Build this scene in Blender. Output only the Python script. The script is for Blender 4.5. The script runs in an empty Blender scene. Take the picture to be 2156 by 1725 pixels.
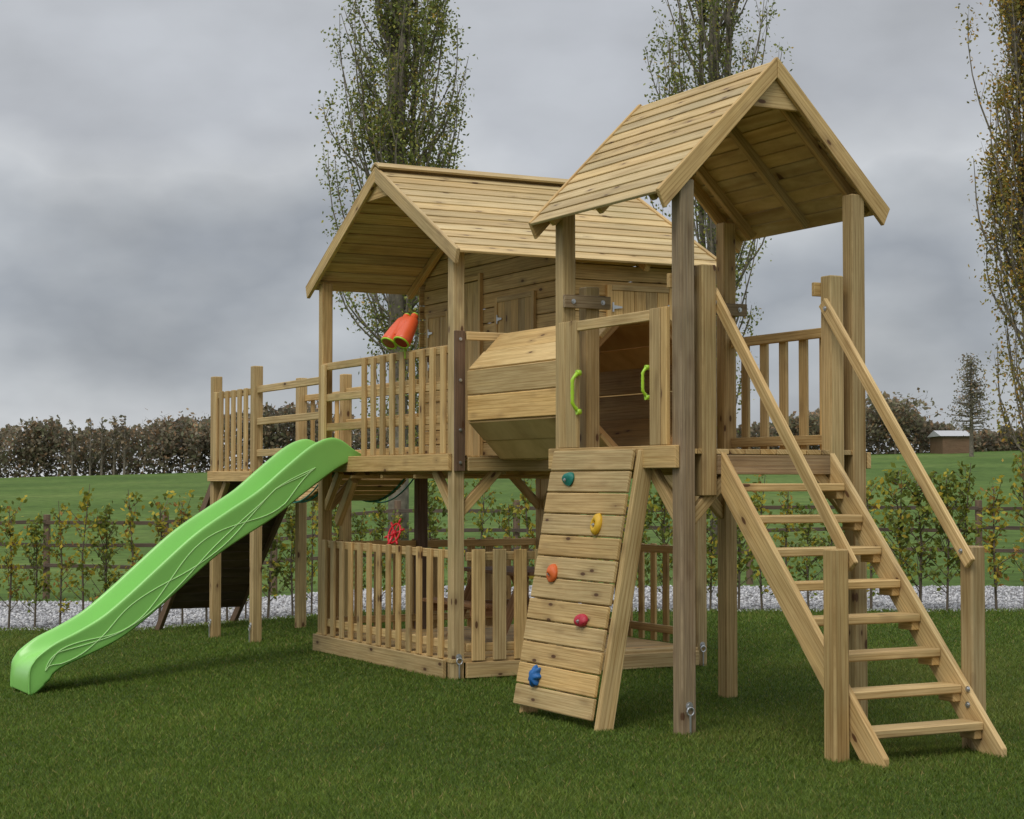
import bpy, math, random, bmesh
import numpy as np
from mathutils import Vector, noise as mnoise
random.seed(7); rng=np.random.default_rng(7)
V=Vector
scene=bpy.context.scene
COL=scene.collection
# ---------------------------------------------------------------- camera frame
S_,C_=0.4656,0.8850
CX,CY,CH=8.524,-5.559,1.40
F=3850.0
def cam2w(lat,Z): return (CX+S_*lat-C_*Z, CY+C_*lat+S_*Z)
def w2cam(x,y):
    dx,dy=x-CX,y-CY
    return (S_*dx+C_*dy, -C_*dx+S_*dy)
def at(px,Z): return cam2w((px-1078)/F*Z,Z)
def sstep(t): t=max(0.0,min(1.0,t)); return t*t*(3-2*t)
def g_cam(lat,Z):
    d=-0.08*max(0.0,min(2.5,-lat-1.5))
    if Z<19.5:
        return d
    crest=2.75+0.028*max(-60,min(60,lat))
    if Z<25: return d
    if Z<150:
        t=(Z-25)/125.0
        return d+(crest-d)*(0.35*t+0.65*sstep(t))
    if Z<500: return crest-(crest+3)*sstep((Z-150)/350.0)
    return -3.0
def gz(x,y): return g_cam(*w2cam(x,y))

# ---------------------------------------------------------------- materials
def new_mat(name):
    m=bpy.data.materials.new(name); m.use_nodes=True
    nt=m.node_tree
    return m,nt,nt.nodes,nt.links,nt.nodes['Principled BSDF']
def mixc(N,L,typ,fac,a,b):
    n=N.new('ShaderNodeMix'); n.data_type='RGBA'; n.blend_type=typ
    for sock,val in ((n.inputs[0],fac),(n.inputs[6],a),(n.inputs[7],b)):
        if isinstance(val,bpy.types.NodeSocket): L.new(val,sock)
        else: sock.default_value=val
    return n.outputs[2]
def wood(name,light,dark,knot=(0.10,0.045,0.018),rough=0.62,knots=True,weather=0.25):
    m,nt,N,L,B=new_mat(name)
    uv=N.new('ShaderNodeTexCoord')
    def mp(sx,sy):
        q=N.new('ShaderNodeMapping'); q.inputs['Scale'].default_value=(sx,sy,1); L.new(uv.outputs['UV'],q.inputs[0]); return q.outputs[0]
    def nz(vec,sc,det,ro=0.55,dist=0.0):
        q=N.new('ShaderNodeTexNoise'); q.inputs['Scale'].default_value=sc; q.inputs['Detail'].default_value=det
        q.inputs['Roughness'].default_value=ro; q.inputs['Distortion'].default_value=dist; L.new(vec,q.inputs['Vector']); return q.outputs['Fac']
    def ramp(v,p):
        r=N.new('ShaderNodeValToRGB'); e=r.color_ramp.elements
        e[0].position,e[0].color=p[0][0],(*p[0][1],1); e[1].position,e[1].color=p[-1][0],(*p[-1][1],1)
        for a,b in p[1:-1]:
            x=e.new(a); x.color=(*b,1)
        L.new(v,r.inputs[0]); return r.outputs[0]
    grain=nz(mp(1.8,55),1.6,8,0.65,0.25)
    band=nz(mp(0.7,9),1.4,4,0.5,0.6)
    c=mixc(N,L,'MIX',ramp(grain,[(0.40,(0,0,0)),(0.64,(1,1,1))]),(*light,1),(*dark,1))
    c=mixc(N,L,'MULTIPLY',1.0,c,ramp(band,[(0.3,(0.78,0.72,0.62)),(0.5,(1,1,1)),(0.72,(1.12,1.10,1.04))]))
    wv=N.new('ShaderNodeTexWave'); wv.wave_type='BANDS'; wv.bands_direction='Y'; wv.inputs['Scale'].default_value=1.0
    wv.inputs['Distortion'].default_value=9.0; wv.inputs['Detail'].default_value=2.0; wv.inputs['Detail Scale'].default_value=0.6
    L.new(mp(0.55,14),wv.inputs['Vector'])
    c=mixc(N,L,'MULTIPLY',0.6,c,ramp(wv.outputs['Fac'],[(0.0,(0.68,0.58,0.45)),(0.22,(1,1,1)),(1.0,(1.0,1.0,1.0))]))
    big=N.new('ShaderNodeTexNoise'); big.inputs['Scale'].default_value=1.7; big.inputs['Detail'].default_value=4
    L.new(uv.outputs['Object'],big.inputs['Vector'])
    c=mixc(N,L,'MULTIPLY',weather*2.4,c,ramp(big.outputs['Fac'],[(0.3,(0.76,0.80,0.74)),(0.6,(1.05,1.03,1.0))]))
    if knots:
        vo=N.new('ShaderNodeTexVoronoi'); vo.inputs['Scale'].default_value=1.0; L.new(mp(4.2,10),vo.inputs['Vector'])
        sp=N.new('ShaderNodeSeparateColor'); L.new(vo.outputs['Color'],sp.inputs[0])
        gt=N.new('ShaderNodeMath'); gt.operation='GREATER_THAN'; gt.inputs[1].default_value=0.45; L.new(sp.outputs[0],gt.inputs[0])
        km=ramp(vo.outputs['Distance'],[(0.0,(1,1,1)),(0.10,(0.95,0.95,0.95)),(0.13,(0.32,0.32,0.32)),(0.36,(0,0,0))])
        mu=N.new('ShaderNodeMath'); mu.operation='MULTIPLY'; L.new(km,mu.inputs[0]); L.new(gt.outputs[0],mu.inputs[1])
        c=mixc(N,L,'MIX',mu.outputs[0],c,(*knot,1))
    at_=N.new('ShaderNodeAttribute'); at_.attribute_name='tint'
    c=mixc(N,L,'MULTIPLY',1.0,c,at_.outputs['Color'])
    L.new(c,B.inputs['Base Color']); B.inputs['Roughness'].default_value=rough
    B.inputs['Specular IOR Level'].default_value=0.3
    bp=N.new('ShaderNodeBump'); bp.inputs['Strength'].default_value=0.4; bp.inputs['Distance'].default_value=0.003
    L.new(grain,bp.inputs['Height']); L.new(bp.outputs[0],B.inputs['Normal'])
    return m
M={}
M['pine']=wood('pine_wood',(0.64,0.455,0.212),(0.45,0.295,0.122))
M['pine_post']=wood('pine_post_wood',(0.54,0.395,0.195),(0.375,0.255,0.113),weather=0.35)
M['roofw']=wood('roof_wood',(0.61,0.465,0.24),(0.45,0.325,0.15),weather=0.2)
M['wallw']=wood('wall_wood',(0.60,0.43,0.20),(0.42,0.28,0.115))
M['tunnelw']=wood('tunnel_wood',(0.68,0.475,0.21),(0.51,0.335,0.13),weather=0.12)
M['brown']=wood('brown_wood',(0.20,0.125,0.08),(0.125,0.08,0.05))
M['grey_post']=wood('weathered_post_wood',(0.39,0.285,0.17),(0.25,0.175,0.105),weather=0.5)
M['redw']=wood('red_brown_wood',(0.36,0.20,0.10),(0.24,0.13,0.06))
M['bracketw']=wood('orange_bracket_wood',(0.58,0.35,0.15),(0.42,0.24,0.09))
M['rampw']=wood('shaded_ramp_wood',(0.12,0.08,0.05),(0.07,0.045,0.03))  # shadow on the ramp's underside is put into this dark base colour
M['fencew']=wood('dark_fence_wood',(0.12,0.085,0.06),(0.065,0.05,0.036),knots=False)
def plain(name,col,rough=0.4,metal=0.0,noise=0.0,scale=12,bump=0.0,spec=0.5):
    m,nt,N,L,B=new_mat(name)
    B.inputs['Roughness'].default_value=rough; B.inputs['Metallic'].default_value=metal; B.inputs['Specular IOR Level'].default_value=spec
    tc=N.new('ShaderNodeTexCoord'); n=N.new('ShaderNodeTexNoise'); n.inputs['Scale'].default_value=scale; n.inputs['Detail'].default_value=5
    L.new(tc.outputs['Object'],n.inputs['Vector'])
    r=N.new('ShaderNodeValToRGB'); e=r.color_ramp.elements
    e[0].position=0.3; e[1].position=0.7
    e[0].color=(*[max(0,c*(1-noise)) for c in col],1); e[1].color=(*[min(1,c*(1+noise)) for c in col],1)
    L.new(n.outputs['Fac'],r.inputs[0]); L.new(r.outputs[0],B.inputs['Base Color'])
    if bump:
        b=N.new('ShaderNodeBump'); b.inputs['Strength'].default_value=bump; b.inputs['Distance'].default_value=0.004
        n2=N.new('ShaderNodeTexNoise'); n2.inputs['Scale'].default_value=scale*12; L.new(tc.outputs['Object'],n2.inputs['Vector'])
        L.new(n2.outputs['Fac'],b.inputs['Height']); L.new(b.outputs[0],B.inputs['Normal'])
    return m
M['slide']=plain('lime_green_plastic',(0.275,0.63,0.145),0.30,noise=0.05,scale=3,bump=0.03)
M['slide_line']=plain('pale_green_plastic',(0.48,0.78,0.31),0.4,noise=0.03)
M['lime']=plain('lime_plastic',(0.38,0.62,0.03),0.35,noise=0.04)
M['orange']=plain('orange_plastic',(0.74,0.11,0.03),0.4,noise=0.03)
M['lens']=plain('dark_lens_plastic',(0.35,0.03,0.02),0.15)
M['red']=plain('red_plastic',(0.62,0.02,0.03),0.35,noise=0.05)
M['h_green']=plain('green_resin',(0.01,0.17,0.13),0.55,noise=0.15,bump=0.3)
M['h_yellow']=plain('yellow_resin',(0.64,0.38,0.02),0.55,noise=0.1,bump=0.3)
M['h_orange']=plain('orange_resin',(0.62,0.12,0.02),0.55,noise=0.1,bump=0.3)
M['h_red']=plain('red_resin',(0.42,0.02,0.04),0.55,noise=0.1,bump=0.3)
M['h_blue']=plain('blue_resin',(0.01,0.11,0.33),0.55,noise=0.1,bump=0.3)
M['steel']=plain('galvanised_steel',(0.55,0.56,0.57),0.38,metal=0.9,noise=0.15)
M['rope']=plain('green_rope',(0.03,0.16,0.11),0.8,noise=0.2)
M['white']=plain('white_cladding',(0.42,0.42,0.43),0.7,noise=0.1)
M['bark']=plain('grey_bark',(0.17,0.145,0.11),0.9,noise=0.4,scale=9,bump=0.5)
M['bark2']=plain('brown_bark',(0.12,0.095,0.065),0.9,noise=0.3,scale=9)
def leafmat(name,rough=0.6,tr=0.3):
    m,nt,N,L,B=new_mat(name)
    a=N.new('ShaderNodeAttribute'); a.attribute_name='tint'
    L.new(a.outputs['Color'],B.inputs['Base Color']); B.inputs['Roughness'].default_value=rough
    B.inputs['Specular IOR Level'].default_value=0.25
    t=N.new('ShaderNodeBsdfTranslucent'); L.new(a.outputs['Color'],t.inputs[0])
    x=N.new('ShaderNodeMixShader'); x.inputs[0].default_value=tr
    L.new(B.outputs[0],x.inputs[1]); L.new(t.outputs[0],x.inputs[2])
    L.new(x.outputs[0],N['Material Output'].inputs['Surface'])
    return m
M['leaf']=leafmat('leaf',0.6,0.4); M['blade']=leafmat('grass_blade',0.55,0.4)
def stonemat():
    m,nt,N,L,B=new_mat('pale_stone'); a=N.new('ShaderNodeAttribute'); a.attribute_name='tint'
    L.new(a.outputs['Color'],B.inputs['Base Color']); B.inputs['Roughness'].default_value=0.9; return m
M['stone']=stonemat()
def groundmat(name,cols,sc,sc2,bump=0.4,stretch=(1,1,1)):
    m,nt,N,L,B=new_mat(name)
    tc=N.new('ShaderNodeTexCoord'); mp=N.new('ShaderNodeMapping'); mp.inputs['Scale'].default_value=stretch
    L.new(tc.outputs['Object'],mp.inputs[0])
    n=N.new('ShaderNodeTexNoise'); n.inputs['Scale'].default_value=sc; n.inputs['Detail'].default_value=8; n.inputs['Roughness'].default_value=0.6
    n2=N.new('ShaderNodeTexNoise'); n2.inputs['Scale'].default_value=sc2; n2.inputs['Detail'].default_value=6; n2.inputs['Roughness'].default_value=0.7
    L.new(mp.outputs[0],n.inputs['Vector']); L.new(mp.outputs[0],n2.inputs['Vector'])
    r=N.new('ShaderNodeValToRGB'); e=r.color_ramp.elements
    e[0].position=0.33; e[0].color=(*cols[0],1); e[1].position=0.68; e[1].color=(*cols[2],1); x=e.new(0.5); x.color=(*cols[1],1)
    L.new(n.outputs['Fac'],r.inputs[0])
    r2=N.new('ShaderNodeValToRGB'); e=r2.color_ramp.elements
    e[0].position=0.3; e[0].color=(0.6,0.6,0.6,1); e[1].position=0.7; e[1].color=(1.3,1.3,1.3,1)
    L.new(n2.outputs['Fac'],r2.inputs[0])
    c=mixc(N,L,'MULTIPLY',1.0,r.outputs[0],r2.outputs[0])
    L.new(c,B.inputs['Base Color']); B.inputs['Roughness'].default_value=0.95; B.inputs['Specular IOR Level'].default_value=0.1
    b=N.new('ShaderNodeBump'); b.inputs['Strength'].default_value=bump; b.inputs['Distance'].default_value=0.05
    L.new(n2.outputs['Fac'],b.inputs['Height']); L.new(b.outputs[0],B.inputs['Normal'])
    return m
M['lawn']=groundmat('lawn_soil',[(0.037,0.058,0.012),(0.052,0.084,0.017),(0.070,0.100,0.022)],0.9,60)
M['field']=groundmat('field_grass',[(0.062,0.108,0.022),(0.086,0.140,0.030),(0.118,0.168,0.042)],0.10,2.0,0.3)
def gravelmat():
    m,nt,N,L,B=new_mat('pale_gravel')
    tc=N.new('ShaderNodeTexCoord'); v=N.new('ShaderNodeTexVoronoi'); v.inputs['Scale'].default_value=20
    L.new(tc.outputs['Object'],v.inputs['Vector'])
    s=N.new('ShaderNodeSeparateColor'); L.new(v.outputs['Color'],s.inputs[0])
    r=N.new('ShaderNodeValToRGB'); e=r.color_ramp.elements
    e[0].color=(0.14,0.14,0.14,1); e[1].color=(0.50,0.49,0.50,1); x=e.new(0.5); x.color=(0.31,0.31,0.32,1)
    L.new(s.outputs[0],r.inputs[0])
    n=N.new('ShaderNodeTexNoise'); n.inputs['Scale'].default_value=1.3; n.inputs['Detail'].default_value=6; L.new(tc.outputs['Object'],n.inputs['Vector'])
    r2=N.new('ShaderNodeValToRGB'); e=r2.color_ramp.elements; e[0].position=0.35; e[0].color=(0.55,0.56,0.5,1); e[1].position=0.6; e[1].color=(1.05,1.05,1.05,1)
    L.new(n.outputs['Fac'],r2.inputs[0])
    L.new(mixc(N,L,'MULTIPLY',1.0,r.outputs[0],r2.outputs[0]),B.inputs['Base Color']); B.inputs['Roughness'].default_value=0.9
    b=N.new('ShaderNodeBump'); b.inputs['Strength'].default_value=0.9; b.inputs['Distance'].default_value=0.02; b.invert=True
    L.new(v.outputs['Distance'],b.inputs['Height']); L.new(b.outputs[0],B.inputs['Normal'])
    return m
M['gravel']=gravelmat()

# ---------------------------------------------------------------- mesh builders
ORG={}
def link(o,parent=None):
    COL.objects.link(o)
    if parent is not None: o.parent=parent
    return o
def empty(name,loc,label,cat,group=None):
    o=bpy.data.objects.new(name,None); o.location=loc; o.empty_display_size=0.2
    o['label']=label; o['category']=cat
    if group: o['group']=group
    ORG[o.name]=V(loc); return link(o)
def tag(o,label=None,cat=None,group=None,kind=None):
    if label: o['label']=label
    if cat: o['category']=cat
    if group: o['group']=group
    if kind: o['kind']=kind
    return o
def rtint(lo=0.80,hi=1.12):
    k=random.uniform(lo,hi); w=random.uniform(-0.05,0.05)
    return (k*(1+w),k,k*(1-w*1.8))
class MB:
    def __init__(s): s.v=[]; s.f=[]; s.uv=[]; s.t=[]
    def prism(s,poly,ext,grain,tint=None):
        g=V(grain).normalized(); h=V((0,0,1)) if abs(g.z)<0.9 else V((1,0,0))
        b=g.cross(h).normalized(); c=g.cross(b); o1=random.uniform(0,60); o2=random.uniform(0,60)
        ext=V(ext); n=len(poly); k=len(s.v); tint=tint or rtint()
        pts=[V(p) for p in poly]+[V(p)+ext for p in poly]
        for p in pts:
            s.v.append(p); s.uv.append((p.dot(g)+o1,p.dot(b)+p.dot(c)+o2))
        fs=[tuple(range(k,k+n)),tuple(range(k+2*n-1,k+n-1,-1))]
        for i in range(n):
            j=(i+1)%n; fs.append((k+i,k+j,k+n+j,k+n+i))
        s.f+=fs; s.t+=[tint]*len(fs)
    def board(s,p0,p1,w,t,n,tint=None):
        p0=V(p0);p1=V(p1); d=(p1-p0).normalized(); n=V(n); n=(n-d*n.dot(d)).normalized(); b=d.cross(n)
        q=p0-n*(t/2)
        s.prism([q-b*w/2,q+b*w/2,q+b*w/2+n*t,q-b*w/2+n*t],p1-p0,d,tint)
    def box(s,x0,x1,y0,y1,z0,z1,tint=None):
        d=[abs(x1-x0),abs(y1-y0),abs(z1-z0)]; i=d.index(max(d)); g=[(1,0,0),(0,1,0),(0,0,1)][i]
        s.prism([(x0,y0,z0),(x1,y0,z0),(x1,y1,z0),(x0,y1,z0)],(0,0,z1-z0),g,tint)
    def tube(s,pts,r,seg=8,closed=False,tint=(1,1,1)):
        pts=[V(p) for p in pts]; n=len(pts); k=len(s.v); rr=r if isinstance(r,(list,tuple)) else [r]*n
        prev=None
        for i,p in enumerate(pts):
            if closed: d=(pts[(i+1)%n]-pts[i-1])
            else: d=pts[min(i+1,n-1)]-pts[max(i-1,0)]
            d=d.normalized() if d.length>1e-9 else V((0,0,1))
            if prev is None:
                h=V((0,0,1)) if abs(d.z)<0.9 else V((1,0,0)); a=d.cross(h).normalized()
            else:
                a=(prev-d*prev.dot(d)).normalized()
            prev=a; b=d.cross(a)
            for j in range(seg):
                th=2*math.pi*j/seg; s.v.append(p+(a*math.cos(th)+b*math.sin(th))*rr[i]); s.uv.append((i*0.1,j/seg))
        m=n if closed else n-1
        for i in range(m):
            for j in range(seg):
                a0=k+i*seg+j; a1=k+i*seg+(j+1)%seg; i2=(i+1)%n
                s.f.append((a0,a1,k+i2*seg+(j+1)%seg,k+i2*seg+j)); s.t.append(tint)
        if not closed:
            s.f.append(tuple(k+j for j in range(seg-1,-1,-1))); s.t.append(tint)
            s.f.append(tuple(k+(n-1)*seg+j for j in range(seg))); s.t.append(tint)
    def cyl(s,p0,p1,r,seg=12): s.tube([p0,p1],r,seg)
    def build(s,name,mat,parent=None,bevel=0.003,smooth=False,top=None):
        me=bpy.data.meshes.new(name)
        root=top if top is not None else parent
        while root is not None and root.parent is not None: root=root.parent
        o0=ORG.get(root.name,V((0,0,0))) if root is not None else V((0,0,0))
        me.from_pydata([tuple(p-o0) for p in s.v],[],s.f)
        u=me.uv_layers.new(name='UVMap'); vi=np.empty(len(me.loops),dtype=np.int32); me.loops.foreach_get('vertex_index',vi)
        uva=np.array(s.uv,dtype=np.float32)[vi]; u.data.foreach_set('uv',uva.ravel())
        ca=me.color_attributes.new('tint','FLOAT_COLOR','CORNER'); cols=[]
        for f,t in zip(s.f,s.t): cols+= [(t[0],t[1],t[2],1.0)]*len(f)
        ca.data.foreach_set('color',np.array(cols,dtype=np.float32).ravel())
        bm=bmesh.new(); bm.from_mesh(me); bmesh.ops.recalc_face_normals(bm,faces=bm.faces); bm.to_mesh(me); bm.free()
        if smooth:
            me.polygons.foreach_set('use_smooth',[len(p.vertices)==4 for p in me.polygons])
        me.materials.append(mat); o=bpy.data.objects.new(name,me); link(o,parent)
        if bevel:
            b=o.modifiers.new('bevel','BEVEL'); b.width=bevel; b.segments=1; b.limit_method='ANGLE'
        return o
def np_mesh(name,verts,faces,cols,mat,smooth=False):
    me=bpy.data.meshes.new(name); k=faces.shape[1]; nf=len(faces)
    me.vertices.add(len(verts)); me.vertices.foreach_set('co',verts.astype(np.float32).ravel())
    me.loops.add(nf*k); me.loops.foreach_set('vertex_index',faces.astype(np.int32).ravel())
    me.polygons.add(nf); me.polygons.foreach_set('loop_start',np.arange(0,nf*k,k,dtype=np.int32))
    me.polygons.foreach_set('loop_total',np.full(nf,k,dtype=np.int32))
    me.update(calc_edges=True)
    if cols is not None:
        ca=me.color_attributes.new('tint','FLOAT_COLOR','CORNER')
        c=np.repeat(np.concatenate([cols,np.ones((nf,1))],1),k,axis=0); ca.data.foreach_set('color',c.astype(np.float32).ravel())
    if smooth: me.polygons.foreach_set('use_smooth',[True]*nf)
    me.materials.append(mat); return me
def leaf_quads(cent,size,cols,name,flat=0.0):
    n=len(cent); a=rng.normal(size=(n,3)); a/=np.linalg.norm(a,axis=1,keepdims=True)
    b=rng.normal(size=(n,3)); b-=a*(a*b).sum(1,keepdims=True); b/=np.linalg.norm(b,axis=1,keepdims=True)
    s=size[:,None]
    v=np.stack([cent-a*s*0.6,cent+b*s*0.36-a*s*0.05,cent+a*s*0.6,cent-b*s*0.36-a*s*0.05],1).reshape(-1,3)
    return np_mesh(name,v,np.arange(4*n).reshape(n,4),cols,M['leaf'])
def pick(palette,w,n,var=0.25):
    p=np.array(palette); i=rng.choice(len(p),n,p=np.array(w)/sum(w)); return np.clip(p[i]*rng.uniform(1-var,1+var,(n,1)),0,1)

# ---------------------------------------------------------------- setting
def sheet(name,Zs,lats,off,mat):
    vs=[];fs=[]
    nl=len(lats)
    for Z in Zs:
        for lat in lats:
            x,y=cam2w(lat,Z); vs.append((x,y,g_cam(lat,Z)+off))
    for i in range(len(Zs)-1):
        for j in range(nl-1): fs.append((i*nl+j,i*nl+j+1,(i+1)*nl+j+1,(i+1)*nl+j))
    o_=bpy.data.meshes.new(name); o_.from_pydata(vs,[],fs); o_.materials.append(mat)
    o_.polygons.foreach_set('use_smooth',[True]*len(fs))
    o=bpy.data.objects.new(name,o_); link(o); o['kind']='structure'; return o
def grng(a,b,n): return [a+(b-a)*i/(n-1) for i in range(n)]
latsF=[-1500,-400,-150,-80]+grng(-60,-10,16)+grng(-8,8,33)+grng(10,60,16)+[80,150,400,1500]
sheet('field',[-60,-20,0,10,19,22,25]+grng(27,150,40)+grng(160,500,18)+[800,1500,3000],latsF,-0.035,M['field'])
latL=[-40,-20]+grng(-9,9,73)+[20,40]
sheet('lawn',grng(-25,5,8)+grng(6,19.5,28),latL,0.0,M['lawn'])
sheet('gravel_path',grng(19.42,24.3,8),latL,-0.012,M['gravel'])

# lawn blades
N=560000
Zs=6.3*(19.75/6.3)**rng.random(N); lat=(rng.random(N)*2-1)*0.345*Zs
x=CX+S_*lat-C_*Zs; y=CY+C_*lat+S_*Zs
z=-0.08*np.clip(-lat-1.5,0,2.5)
patch=(np.sin(x*1.7+1.3*np.sin(y*1.1))+np.sin(y*2.3+1.7*np.sin(x*0.9+2))+0.7*np.sin(x*5.1+y*3.3)+0.6*np.sin(x*9.3-y*7.1+2*np.sin(y*3.1)))/3.0
patch2=(np.sin(x*0.63+2.2)+np.sin(y*0.71+x*0.4))/2
h=(0.012+0.015*rng.random(N))*(1+0.3*patch)*(0.8+0.03*Zs/2)*np.where(rng.random(N)<0.015,1.8,1.0); wd=0.0015+0.00026*Zs
az=rng.random(N)*6.2832; ln=rng.random(N)*6.2832; le=h*rng.uniform(0.3,1.6,N)
bx,by=np.cos(az)*wd,np.sin(az)*wd
v=np.empty((N,3,3)); v[:,0]=np.stack([x-bx,y-by,z-0.004],1); v[:,1]=np.stack([x+bx,y+by,z-0.004],1)
v[:,2]=np.stack([x+np.cos(ln)*le,y+np.sin(ln)*le,z+h],1)
base=pick([(0.108,0.172,0.022),(0.140,0.210,0.028),(0.078,0.125,0.017),(0.20,0.235,0.042),(0.29,0.235,0.08)],[5,4,3,1.2,0.5],N,0.32)
dry=np.clip(0.5*patch2+0.4*patch-0.15+0.1*lat/3+np.clip((9.5-Zs)*0.12,0,.3),0,1)[:,None]*0.5
base=base*(1-dry)+np.array([0.205,0.19,0.052])*dry
me=np_mesh('grass_blades',v.reshape(-1,3),np.arange(3*N).reshape(N,3),base*(1+0.16*patch[:,None]),M['blade'])
tag(link(bpy.data.objects.new('grass_blades',me)),'short green lawn grass in front of and beneath the playset','grass',kind='stuff')
# loose gravel stones
N=26000
Zg=rng.uniform(19.5,24.2,N); la=rng.uniform(-8.5,8.5,N)
gx=CX+S_*la-C_*Zg; gy=CY+C_*la+S_*Zg; gzz=-0.08*np.clip(-la-1.5,0,2.5)-0.006
oct_=np.array([(1,0,0),(0,1,0),(-1,0,0),(0,-1,0),(0,0,.8),(0,0,-.8)],float)
sc=rng.uniform(.010,.030,(N,1,3)); rot=rng.random(N)*6.28; cr_,sr_=np.cos(rot)[:,None],np.sin(rot)[:,None]
pv=oct_[None]*sc+rng.normal(size=(N,6,3))*.004
pv=np.stack([pv[...,0]*cr_-pv[...,1]*sr_,pv[...,0]*sr_+pv[...,1]*cr_,pv[...,2]],-1)+np.stack([gx,gy,gzz],1)[:,None,:]
of=np.array([(0,1,4),(1,2,4),(2,3,4),(3,0,4),(1,0,5),(2,1,5),(3,2,5),(0,3,5)])
fc=(of[None]+6*np.arange(N)[:,None,None]).reshape(-1,3)
gc=np.repeat(pick([(0.46,0.455,0.46),(0.33,0.33,0.34),(0.21,0.20,0.20),(0.56,0.55,0.54)],[4,3.5,2,1.5],N,.15),8,axis=0)
me=np_mesh('gravel_stones',pv.reshape(-1,3),fc,gc,M['stone'])
tag(link(bpy.data.objects.new('gravel_stones',me)),'loose pale grey and white stones covering the gravel path behind the lawn','gravel',kind='stuff')

# ---------------------------------------------------------------- the playset
P=empty('wooden_playset',(-3.6,0.9,0.0),'large pine climbing playset with cabin, roofed tower, tunnel, stairs, bridge and lime slide','playset')
def bolt(mb,p,n,r=0.012):
    p=V(p); n=V(n).normalized(); mb.tube([p,p+n*0.004,p+n*0.0041,p+n*0.012],[r*1.5,r*1.5,r*0.85,r*0.85],12)
def bolts(parent,lst,name='bolt'):
    for (p,n,r) in lst:
        b=MB(); bolt(b,p,n,r); b.build(name,M['steel'],parent,0)
def post(x,y,z0,z1,w=0.09,mat='pine_post',name='support_post',anchor=None,label=None):
    mb=MB(); mb.box(x-w/2,x+w/2,y-w/2,y+w/2,z0,z1,rtint(0.86,1.10)); o=mb.build(name,M[mat],P,0.006)
    if label: o['label']=label
    if anchor:
        a=MB(); ax,ay=anchor
        d=V((ax,ay,0)); q=V((x,y,max(z0,-0.2)))+d*(w/2)
        zb=gz(x,y)
        t=V((-ay,ax,0))
        bolt(a,(q.x,q.y,zb+0.16),d,0.015)
        c=V((q.x,q.y,zb+0.13))+d*0.012
        a.tube([c+V((0,0,1))*0.022*math.cos(k)+t*0.022*math.sin(k) for k in [i*math.pi/6 for i in range(12)]],0.005,6,closed=True)
        a.cyl(c-V((0,0,0.02)),c-V((0,0,0.15)),0.006,6)
        a.build('anchor_bolt',M['steel'],o,0)
    return o
for (x,y,z1,mt,an) in [(0,0,3.07,'grey_post',(1,0)),(-1.33,0,3.07,'pine_post',None),(0,1.19,3.07,'pine_post',None),(-1.33,1.2,3.07,'pine_post',None),
    (-5.54,0.1,3.02,'pine_post',None),(-3.08,0.1,3.02,'pine_post',(1,0)),(-3.08,2.14,3.0,'pine_post',(1,0)),(-5.54,2.14,3.0,'pine_post',None),
    (-5.54,0.97,1.46,'brown',None),(-3.08,0.97,1.46,'pine_post',None),
    (-7.2,0.1,2.43,'pine_post',(0,-1)),(-8.33,0.1,2.39,'pine_post',(0,-1)),(-8.33,0.97,2.40,'pine_post',None),(-7.2,0.97,2.38,'pine_post',None)]:
    post(x,y,gz(x,y)-0.04,z1,0.094 if x>-2 else 0.09,mt,anchor=an)
for (x,y,z0,z1) in [(0,0.143,1.31,2.60),(0.0,1.03,1.31,2.585),(-1.33,0.17,1.33,2.60),(-1.33,1.04,1.33,2.60)]:
    post(x,y,z0,z1,0.096,'pine_post','newel_post')
def single(name,mat,fn,bevel=0.003,label=None,parent=P,smooth=False):
    mb=MB(); fn(mb); o=mb.build(name,M[mat],parent,bevel,smooth)
    if label: o['label']=label
    return o
for (x,y0,y1,z,side) in [(-1.262,-0.05,0.28,2.50,1),(-1.262,0.93,1.31,2.50,1),(-0.062,-0.06,0.24,2.51,-1),(-0.062,0.94,1.26,2.51,-1)]:
    o=single('cross_cleat','grey_post' if side>0 else 'pine',lambda m:m.box(x-0.014,x+0.014,y0,y1,z-0.04,z+0.04))
    bolts(o,[((x+0.0145,yy,z),(1,0,0),0.010) for yy in (y0+0.06,y1-0.06)])
def deck(name,x0,x1,y0,y1,z,t=0.028,n=12,mat='pine',along='X'):
    mb=MB(); 
    for i in range(n):
        if along=='X':
            a=y0+(y1-y0)*i/n; mb.box(x0,x1,a+0.002,a+(y1-y0)/n-0.003,z-t,z)
        else:
            a=x0+(x1-x0)*i/n; mb.box(a+0.002,a+(x1-x0)/n-0.003,y0,y1,z-t,z)
    return mb.build(name,M[mat],P,0.002)
td=deck('tower_deck',-1.37,0.04,-0.04,1.24,1.572)
hd=deck('balcony_deck',-5.58,-3.04,0.06,2.17,1.572,n=20)
ld=deck('lower_deck',-5.60,-3.03,0.05,2.10,0.145,n=22,mat='pine',along='Y')
pd=deck('ramp_platform_deck',-8.36,-7.17,0.06,1.01,1.50,n=9)
def beam(x0,x1,y0,y1,z0,z1,mat='pine',name='deck_beam',parent=P):
    return single(name,mat,lambda m:m.box(x0,x1,y0,y1,z0,z1),0.004,parent=parent)
beam(-1.41,0.035,-0.079,-0.049,1.465,1.592); beam(-1.38,0.04,1.249,1.279,1.465,1.56)
beam(0.012,0.042,0.195,0.98,1.43,1.540,'grey_post'); beam(-1.407,-1.379,0.0,1.2,1.43,1.54)
beam(-5.60,-3.05,0.022,0.053,1.462,1.585); beam(-5.58,-3.04,2.187,2.215,1.46,1.57)
beam(-3.033,-3.003,0.16,2.17,1.462,1.56,'pine'); beam(-5.617,-5.587,0.06,2.17,1.44,1.56,'brown')
for yy in (0.5,0.97,1.5): beam(-5.5,-3.12,yy-0.02,yy+0.02,1.44,1.54)
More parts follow.
